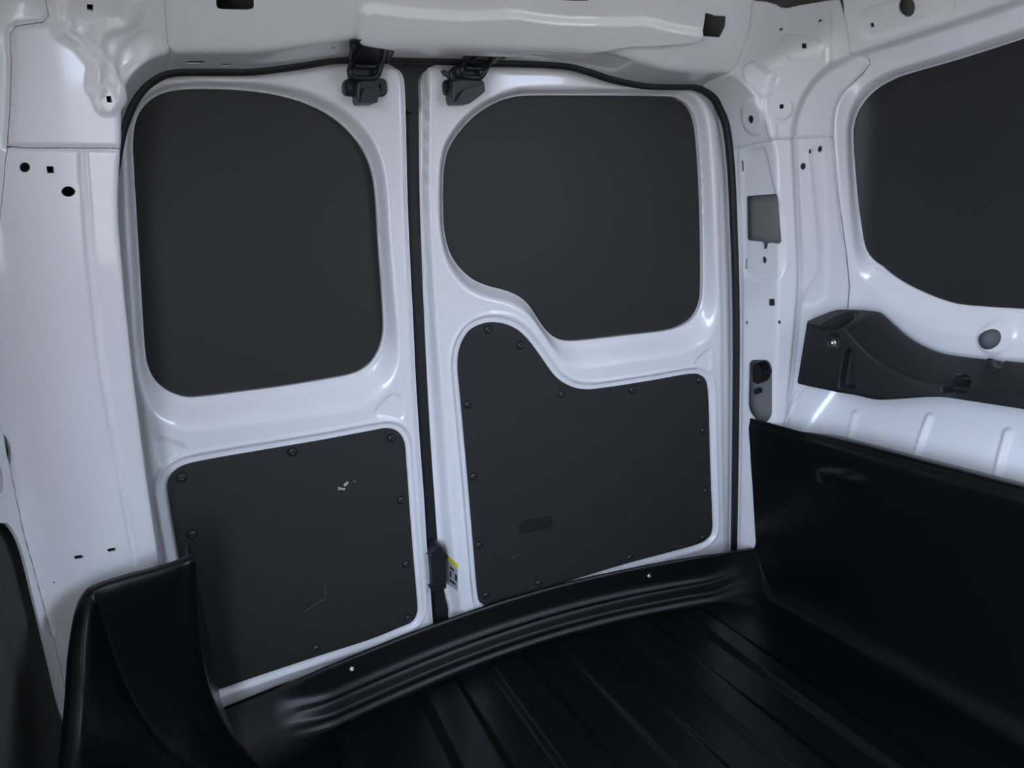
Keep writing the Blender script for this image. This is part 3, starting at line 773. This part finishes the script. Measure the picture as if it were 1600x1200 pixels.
catch({'at': (571, 137),
  'solid': [('mounting_plate', rounded([(536, 123), (605, 122), (606, 151), (536, 150)], 11), -.012, .010, .002),
            ('catch_housing', rounded([(559, 128), (567, 123), (590, 123), (593, 131), (589, 160), (584, 162), (561, 162), (558, 156)], 3), -.012, .034, .003),
            ('catch_nose', rounded([(569, 137), (594, 136), (590, 160), (562, 161)], 2), .02, .044, .002),
            ('hook_plate', rounded([(547, 66), (551, 62), (600, 63), (605, 67), (607, 84), (600, 100), (596, 100), (594, 78), (584, 79), (578, 80), (570, 74), (562, 78), (556, 84), (551, 100), (546, 102), (550, 84)], 2), None, 0, .002),
            ('latch_body', rounded([(545, 104), (552, 98), (590, 99), (592, 104), (586, 124), (556, 126), (547, 120)], 3), .006, .026, .003),
            ('release_lever', rounded([(606, 78), (610, 75), (617, 77), (616, 82), (609, 96), (604, 100)], 2), None, .0, .001)],
  'bars': [('striker_bar', [(552, 70, .120), (549, 92, .078), (547, 112, .052), (552, 120, .03), (572, 122, .03), (588, 120, .03), (594, 108, .056), (598, 90, .080), (601, 72, .116)], .0042),
           ('cross_bar', [(556, 103, .03), (574, 104, .032), (590, 104, .03)], .0038)],
  'bolts': [(548, 137, .012, 8), (598, 135, .012, 6)]},
  'black steel door catch fixed above the narrower rear door')
catch({'at': (726, 140),
  'solid': [('mounting_plate', rounded([(692, 124), (752, 123), (753, 150), (693, 150)], 9), -.020, .006, .002),
            ('catch_housing', rounded([(708, 126), (716, 122), (752, 124), (757, 128), (759, 142), (755, 146), (734, 162), (709, 162), (706, 152)], 3), -.020, .034, .003),
            ('catch_nose', rounded([(724, 140), (757, 130), (758, 143), (734, 161), (710, 161)], 2), .018, .042, .002),
            ('hook_plate', rounded([(730, 78), (738, 72), (778, 73), (783, 78), (784, 88), (775, 98), (764, 104), (762, 94), (745, 93), (735, 98), (724, 102), (728, 88)], 2), None, 0, .002),
            ('latch_body', rounded([(703, 112), (712, 102), (726, 100), (742, 104), (752, 108), (750, 126), (712, 128), (704, 122)], 3), .004, .024, .003),
            ('release_lever', rounded([(690, 110), (694, 108), (702, 113), (706, 117), (702, 120), (694, 117)], 1.5), .012, .020, .001),
            ('release_lever', rounded([(784, 86), (790, 84), (792, 89), (788, 93), (783, 93)], 1.5), None, .0, .001)],
  'bars': [('striker_bar', [(736, 82, .095), (728, 96, .070), (722, 108, .052), (724, 118, .03), (740, 121, .03), (752, 120, .03), (759, 110, .052), (766, 98, .068), (776, 84, .090)], .0042),
           ('cross_bar', [(728, 106, .03), (744, 107, .03), (756, 107, .03)], .0038)],
  'bolts': [(700, 137, .008, 6.5)]},
  'black steel door catch fixed above the wider rear door')

# ------------------------------------------------------------------ load liner
liner = empty('load_liner', (CX, .6, 0))
tag(liner, 'black moulded plastic load bay liner with ribbed floor and raised sides', 'liner')
ZL, ZF = -.765, -.86
lipx = np.array([-.16, -.11, .072, .203, .347, .499, .658, .894, 1.02, 1.10, 1.14]); lipy = np.array([1.232, 1.248, 1.274, 1.295, 1.317, 1.322, 1.316, 1.273, 1.240, 1.218, 1.205])
lp = np.polyfit(lipx, lipy, 4)
def lip_y(X): return np.polyval(lp, X)
# section of the rear rise: distance in front of the lip edge -> height
LK = np.array([-.02, 0, .003, .006, .009, .015, .018, .023, .030, .033, .038, .042, .047, .050, .055, .06, .5, 3])
LZ = np.array([-.78, -.767, -.763, -.764, -.769, -.805, -.813, -.820, -.823, -.829, -.843, -.847, -.848, -.850, -.857, -.860, -.860, -.860])
def lip_z(k):
    kk = np.linspace(-.02, .16, 361); zz = np.interp(kk, LK, LZ)
    ker = np.hanning(9); ker /= ker.sum(); zz2 = np.convolve(np.pad(zz, 4, 'edge'), ker, 'valid')
    return np.interp(k, kk, zz2)
RIBS = [(.070, .105), (.252, .33), (.405, .485), (.566, .640), (.715, .785), (.86, .915)]
def rib_z(X, Y):
    z = np.zeros_like(X)
    for a, b in RIBS:
        w = .014
        z += .009 * sm((X - a) / w + .5) * sm((b - X) / w + .5)
    k = lip_y(X) - Y
    return z * sm((k - .062) / .03)
# cross section of the tub from left floor edge to the top of the right side
def smooth_path(P, n): 
    P = catmull(P, 8, False); s = np.r_[0, np.cumsum(np.linalg.norm(np.diff(P, axis=0), axis=1))]
    t = np.linspace(0, s[-1], n); return np.stack([np.interp(t, s, P[:, i]) for i in range(P.shape[1])], 1)
sec = np.vstack([np.stack([np.linspace(-.125, 1.0, 281), np.full(281, ZF)], 1)[:-1],
                 smooth_path([(1.0, ZF), (1.045, ZF), (1.070, -.855), (1.088, -.838), (1.096, -.815), (1.097, -.78), (1.093, -.70), (1.089, -.6), (1.084, -.50), (1.082, -.46), (1.085, -.447), (1.093, -.438), (1.105, -.435), (1.125, -.437), (1.132, -.445), (1.134, -.48)], 200)])
GK = np.r_[np.linspace(0, .075, 170)[:-1], np.linspace(.075, .16, 40)[:-1], np.linspace(.16, 1.80, 90)]
ny = len(GK)
kk_c = np.linspace(-.006, .13, 120); zz_c = ZF + .093 * (1 - np.clip((kk_c - .004) / .105, 0, 1)) ** 2.2
def tub_rows():
    V = []
    for i, (x, z) in enumerate(sec):
        yl = lip_y(x); yl = yl + (1.200 - yl) * sm((z + .80) / .06)
        Y = yl + .006 - GK
        k = yl - Y
        zz = np.full(len(Y), z) + (rib_z(np.full(len(Y), x), Y) if z <= ZF + 1e-6 else 0)
        e = float(max(sm((x - .96) / .10), sm((.09 - x) / .12))); zl = lip_z(k) * (1 - e) + np.interp(k, kk_c, zz_c) * e
        zz = smax(zz, zl, .003 + .010 * sm((x - 1.0) / .06))
        xx = np.where(x > 1.085, x - (x - 1.085) * .85 * sm((Y - 1.0) / .06) * sm((z + .6) / .1), x)
        V.append(np.stack([xx, Y, zz], 1))
    return np.array(V)
TV = tub_rows()                                # (section, length, 3)
# boss pressed into the right side
boss_y, boss_z = [], []
def onx(px, x):
    d = rays(px); return d * (x / d[:, 0])[:, None]
BO = onx([(1281, 733), (1336, 735), (1344, 752), (1330, 766), (1284, 752)], 1.087)[:, 1:]
BOS = rounded(BO, .010)
sel = (TV[:, :, 0] > 1.07) & (TV[:, :, 2] > -.8) & (TV[:, :, 0] < 1.098)
bd = sdf(TV[sel][:, 1:], BOS, .05)
TV[sel] += np.array([-.015, 0, 0]) * sm(.5 - bd / .009)[:, None]
ns = len(sec)
tub = mesh_obj('liner_tub', TV.transpose(1, 0, 2).reshape(-1, 3), grid_quads(ns, ny)[:, ::-1], M_LINER, liner)
# left side of the liner: wall, stepped post at the rear corner
topc = np.array([(-.285, -.6, -.60), (-.285, .5, -.60), (-.28, .80, -.60), (-.277, .94, -.590), (-.275, 1.04, -.54), (-.274, 1.10, -.502), (-.270, 1.150, -.472), (-.262, 1.172, -.458), (-.245, 1.184, -.451), (-.20, 1.190, -.448), (-.15, 1.195, -.448), (-.122, 1.199, -.447), (-.113, 1.207, -.446), (-.1115, 1.220, -.444), (-.111, 1.240, -.442)])
botc = np.array([(-.06, -.6, ZF), (-.06, .5, ZF), (-.06, .80, ZF), (-.06, .93, ZF), (-.06, 1.0, ZF), (-.06, 1.05, ZF), (-.06, 1.085, ZF), (-.06, 1.10, ZF), (-.06, 1.115, ZF), (-.06, 1.13, ZF), (-.06, 1.15, ZF - .0), (-.06, 1.17, -.852), (-.07, 1.185, -.838), (-.09, 1.21, -.80), (-.105, 1.245, -.768)])
for _i in range(len(topc)):
    topc[_i] *= np.interp(topc[_i, 1], [.85, 1.15, 1.3], [1.0, .905, .905])
n1, n2 = 160, 70
ta, ba = smooth_path(topc, n1), None
def matched(P, n): Q = catmull(P, 12, False); t = np.linspace(0, len(Q) - 1, n); return np.stack([np.interp(t, np.arange(len(Q)), Q[:, i]) for i in range(3)], 1)
A, B = matched(topc, n1), matched(botc, n1)
tg = np.gradient(A, axis=0); nn = np.stack([tg[:, 1], -tg[:, 0], np.zeros(n1)], 1)
nn /= np.maximum(np.linalg.norm(nn, axis=1, keepdims=True), 1e-9)
nn *= np.sign(np.sum(nn * (np.array([.45, .6, 0]) - A), 1) + 1e-9)[:, None]
fl = np.where(A[:, 1] > 1.092, .006, .024)[:, None]; ker = np.ones(9) / 9
fl = np.convolve(np.pad(fl[:, 0], 4, 'edge'), ker, 'valid')[:, None]
rows = [A - nn * .004 + np.array([0, 0, -.02])]
for t in np.linspace(0, 1, 10): rows.append(A + nn * fl * t + np.array([0, 0, -.003 * t]))
A2 = rows[-1]
for u in np.linspace(0, 1, n2)[1:]:
    W = A2 * (1 - u) + B * u
    W = W + np.array([-.050, 0, -.06]) * (math.sin(math.pi * u) * .9 * np.clip((n1 - 1 - np.arange(n1)) / 40, 0, 1))[:, None]
    W[:, 0] = np.minimum(W[:, 0], -.055); W[:, 2] = np.maximum(W[:, 2], ZF)
    rows.append(W)
LV = np.array(rows)
for _ in range(5): LV[1:-1] = .5 * LV[1:-1] + .25 * (LV[:-2] + LV[2:])
n2 = len(rows)
mesh_obj('liner_side', LV.reshape(-1, 3), grid_quads(n1, n2)[:, ::-1], M_LINER, liner)
# screws through the rear rise
def onz(px, z): d = rays(px); return d * (z / d[:, 2])[:, None]
for px in ((549.5, 1045.5), (1014, 900)):
    best = None
    for z in np.linspace(-.812, -.768, 89):
        p = onz([px], z)[0]; e = abs(lip_z(lip_y(p[0]) - p[1]) - z)
        if best is None or e < best[0]: best = (e, p)
    stud('screw', SCREW, best[1] + np.array([0, -.001, .001]), (0, -.97, .22), liner)

# ------------------------------------------------------------------ trim ledge on the right-hand wall
trim = empty('side_trim', (1.17, .8, .45))
tag(trim, 'black plastic trim ledge bolted along the wall under the side window', 'trim')
def loft(curves, n=120):
    L = []
    for px, xs in curves:
        P = rays(px); xs = np.asarray(xs, float); P = P * (xs / P[:, 0])[:, None]
        P = np.vstack([P, P[-1] * np.array([1, 0, 1]) + np.array([0, .24, 0])])     # runs on to the side door
        L.append(matched(P, n))
    return L
WALLX = 1.236
cT = ([(1262, 501), (1285, 490), (1310, 481), (1345, 481), (1376, 484), (1386, 490), (1400, 503), (1418, 519), (1440, 533), (1465, 544), (1490, 550), (1540, 556), (1600, 561), (1800, 580)],
      [1.115, 1.145, 1.175, 1.20, 1.225, 1.23, 1.232, 1.232, 1.232, 1.232, 1.232, 1.232, 1.23, 1.23])
cR = ([(1261, 505), (1275, 508), (1290, 511), (1305, 511), (1318, 512), (1328, 522), (1345, 541), (1365, 559), (1388, 574), (1415, 587), (1445, 597), (1490, 603), (1600, 616), (1800, 640)],
      [1.10, 1.10, 1.10, 1.10, 1.102, 1.104, 1.108, 1.112, 1.116, 1.12, 1.125, 1.13, 1.13, 1.13])
cB = ([(1245, 603), (1262, 607), (1282, 611), (1305, 616), (1330, 620), (1352, 625), (1366, 627), (1390, 626), (1415, 624), (1445, 622), (1475, 622), (1510, 627), (1600, 641), (1800, 672)],
      [1.10, 1.10, 1.10, 1.10, 1.104, 1.108, 1.11, 1.113, 1.116, 1.12, 1.124, 1.13, 1.13, 1.13])
NT = 380
T_, R_, B_ = loft([cT, cR, cB], NT)
rows = [T_ + np.array([.02, 0, -.03])]
for t in np.linspace(0, 1, 44): rows.append(T_ * (1 - t) + R_ * t)
for t in np.linspace(0, 1, 60)[1:]: rows.append(R_ * (1 - t) + B_ * t)
for t in np.linspace(0, 1, 8)[1:]: rows.append(B_ + np.array([.11 * t, 0, -.004 * min(1, 3 * t)]))
TRV = np.array(rows)
for _ in range(10):                            # soften the moulded edges
    TRV[1:-1] = .5 * TRV[1:-1] + .25 * (TRV[:-2] + TRV[2:])
nr = len(rows)
def pix(P):
    c = P @ RM; return c[:, :2] / c[:, 2:3] * FPX + np.array([800, 600]), c[:, 2]
TRF = TRV.reshape(-1, 3); tpx, tdep = pix(TRF)
def t_press(px, depth, width, direction):
    f = sdf(tpx, np.asarray(px, float), 30) * tdep / FPX
    f[sdf(tpx, np.asarray(px, float), 30) == 1.0] = 1.0
    TRF[:] += np.array(direction)[None] * (depth * sm(.5 - f / width))[:, None]
t_press(catmull([(1284, 510), (1300, 500), (1322, 491), (1336, 488), (1338, 491), (1331, 499), (1318, 508), (1300, 513)], 4), .022, .006, (.3, 0, -1))
t_press(rounded([(1311, 605), (1319, 550), (1325, 545), (1332, 550), (1335, 606)], 4), .018, .004, (1, 0, 0))
t_press(ellipse(1303, 534, 8.5, 11, 15), .016, .004, (1, 0, .1))
t_press(catmull([(1474, 612), (1478, 598), (1492, 588), (1508, 587), (1513, 596), (1510, 608), (1500, 613), (1488, 610)], 4), .024, .006, (1, 0, -.3))
t_press(ellipse(1551, 569, 13, 10, -35), -.006, .006, (1, 0, -.6))
t_press(ellipse(1561, 566, 7, 8), .008, .004, (1, 0, -.5))
body = mesh_obj('trim_body', TRF, grid_quads(NT, nr), M_TRIM, trim)
p = onx([(1305, 535)], 1.116)[0]
stud('fixing_bolt', dome_mesh(.0085, .010), p, (-1, -.35, .1), trim).data.materials.append(M_STEEL)
# end cap towards the doors
for cap in (TRV[:, 0, :], TRV[::-1, -1, :]):
    ctr = cap.mean(0)
    mesh_obj('trim_end', np.vstack([cap, ctr]), [(i, (i + 1) % len(cap), len(cap)) for i in range(len(cap))], M_TRIM, trim, smooth=False)

# ------------------------------------------------------------------ roof, floor, and the rest of the load bay behind the camera
def quad_box(name, lo, hi, material, parent=None):
    lo, hi = np.array(lo), np.array(hi)
    V = [(lo[0] if i & 1 == 0 else hi[0], lo[1] if i & 2 == 0 else hi[1], lo[2] if i & 4 == 0 else hi[2]) for i in range(8)]
    F = [(0, 2, 3, 1), (4, 5, 7, 6), (0, 1, 5, 4), (2, 6, 7, 3), (0, 4, 6, 2), (1, 3, 7, 5)]
    return mesh_obj(name, V, F, material, parent, smooth=False)
ceiling = quad_box('ceiling', (-.22, -.66, .436), (1.18, 1.03, .46), M_WHITE)
tag(ceiling, 'white painted van roof over the load bay', 'ceiling', kind='structure')
ceiling_header.parent = ceiling
floor = quad_box('floor', (-.32, -.66, -.905), (1.28, 1.42, -.885), M_PRIMER)
tag(floor, 'grey steel load floor under the black liner', 'floor', kind='structure')
wall_front = quad_box('wall_front', (-.32, -.69, -.90), (1.28, -.66, .46), M_BOARD)
tag(wall_front, 'dark bulkhead behind the front seats', 'wall', kind='structure')
for oy, xa, xb, par in ((FAR_Y, 1.24, 1.26, wall_right), (OPEN_Y, -.30, -.28, wall_left)):
    if oy is FAR_Y: quad_box('door_leaf', (xa + .03, oy[1], -.90), (xb + .03, OPEN_Y[1] + .06, .46), M_WHITE, par)  # unseen sheet added to hold back daylight from the far opening
    quad_box('front_side_sheet', (xa, -.66, -.90), (xb, oy[0], .46), M_WHITE, par)
    quad_box('door_sill', (xa, oy[0], -.90), (xb, oy[1], OPEN_Z[0]), M_WHITE, par)
    quad_box('door_header', (min(xa, 1.16), oy[0], OPEN_Z[1]), (max(xb, -.22), oy[1], .46), M_WHITE, par)
quad_box('rear_sill', (-.25, 1.41, -1.0), (1.2, 1.5, -.55), M_PRIMER, floor)  # added behind the doors to stop daylight leaking in under them
ground = quad_box('ground', (-30, -30, -1.50), (30, 30, -1.46), M_GROUND)
tag(ground, 'paved ground outside under the van', 'ground', kind='structure')
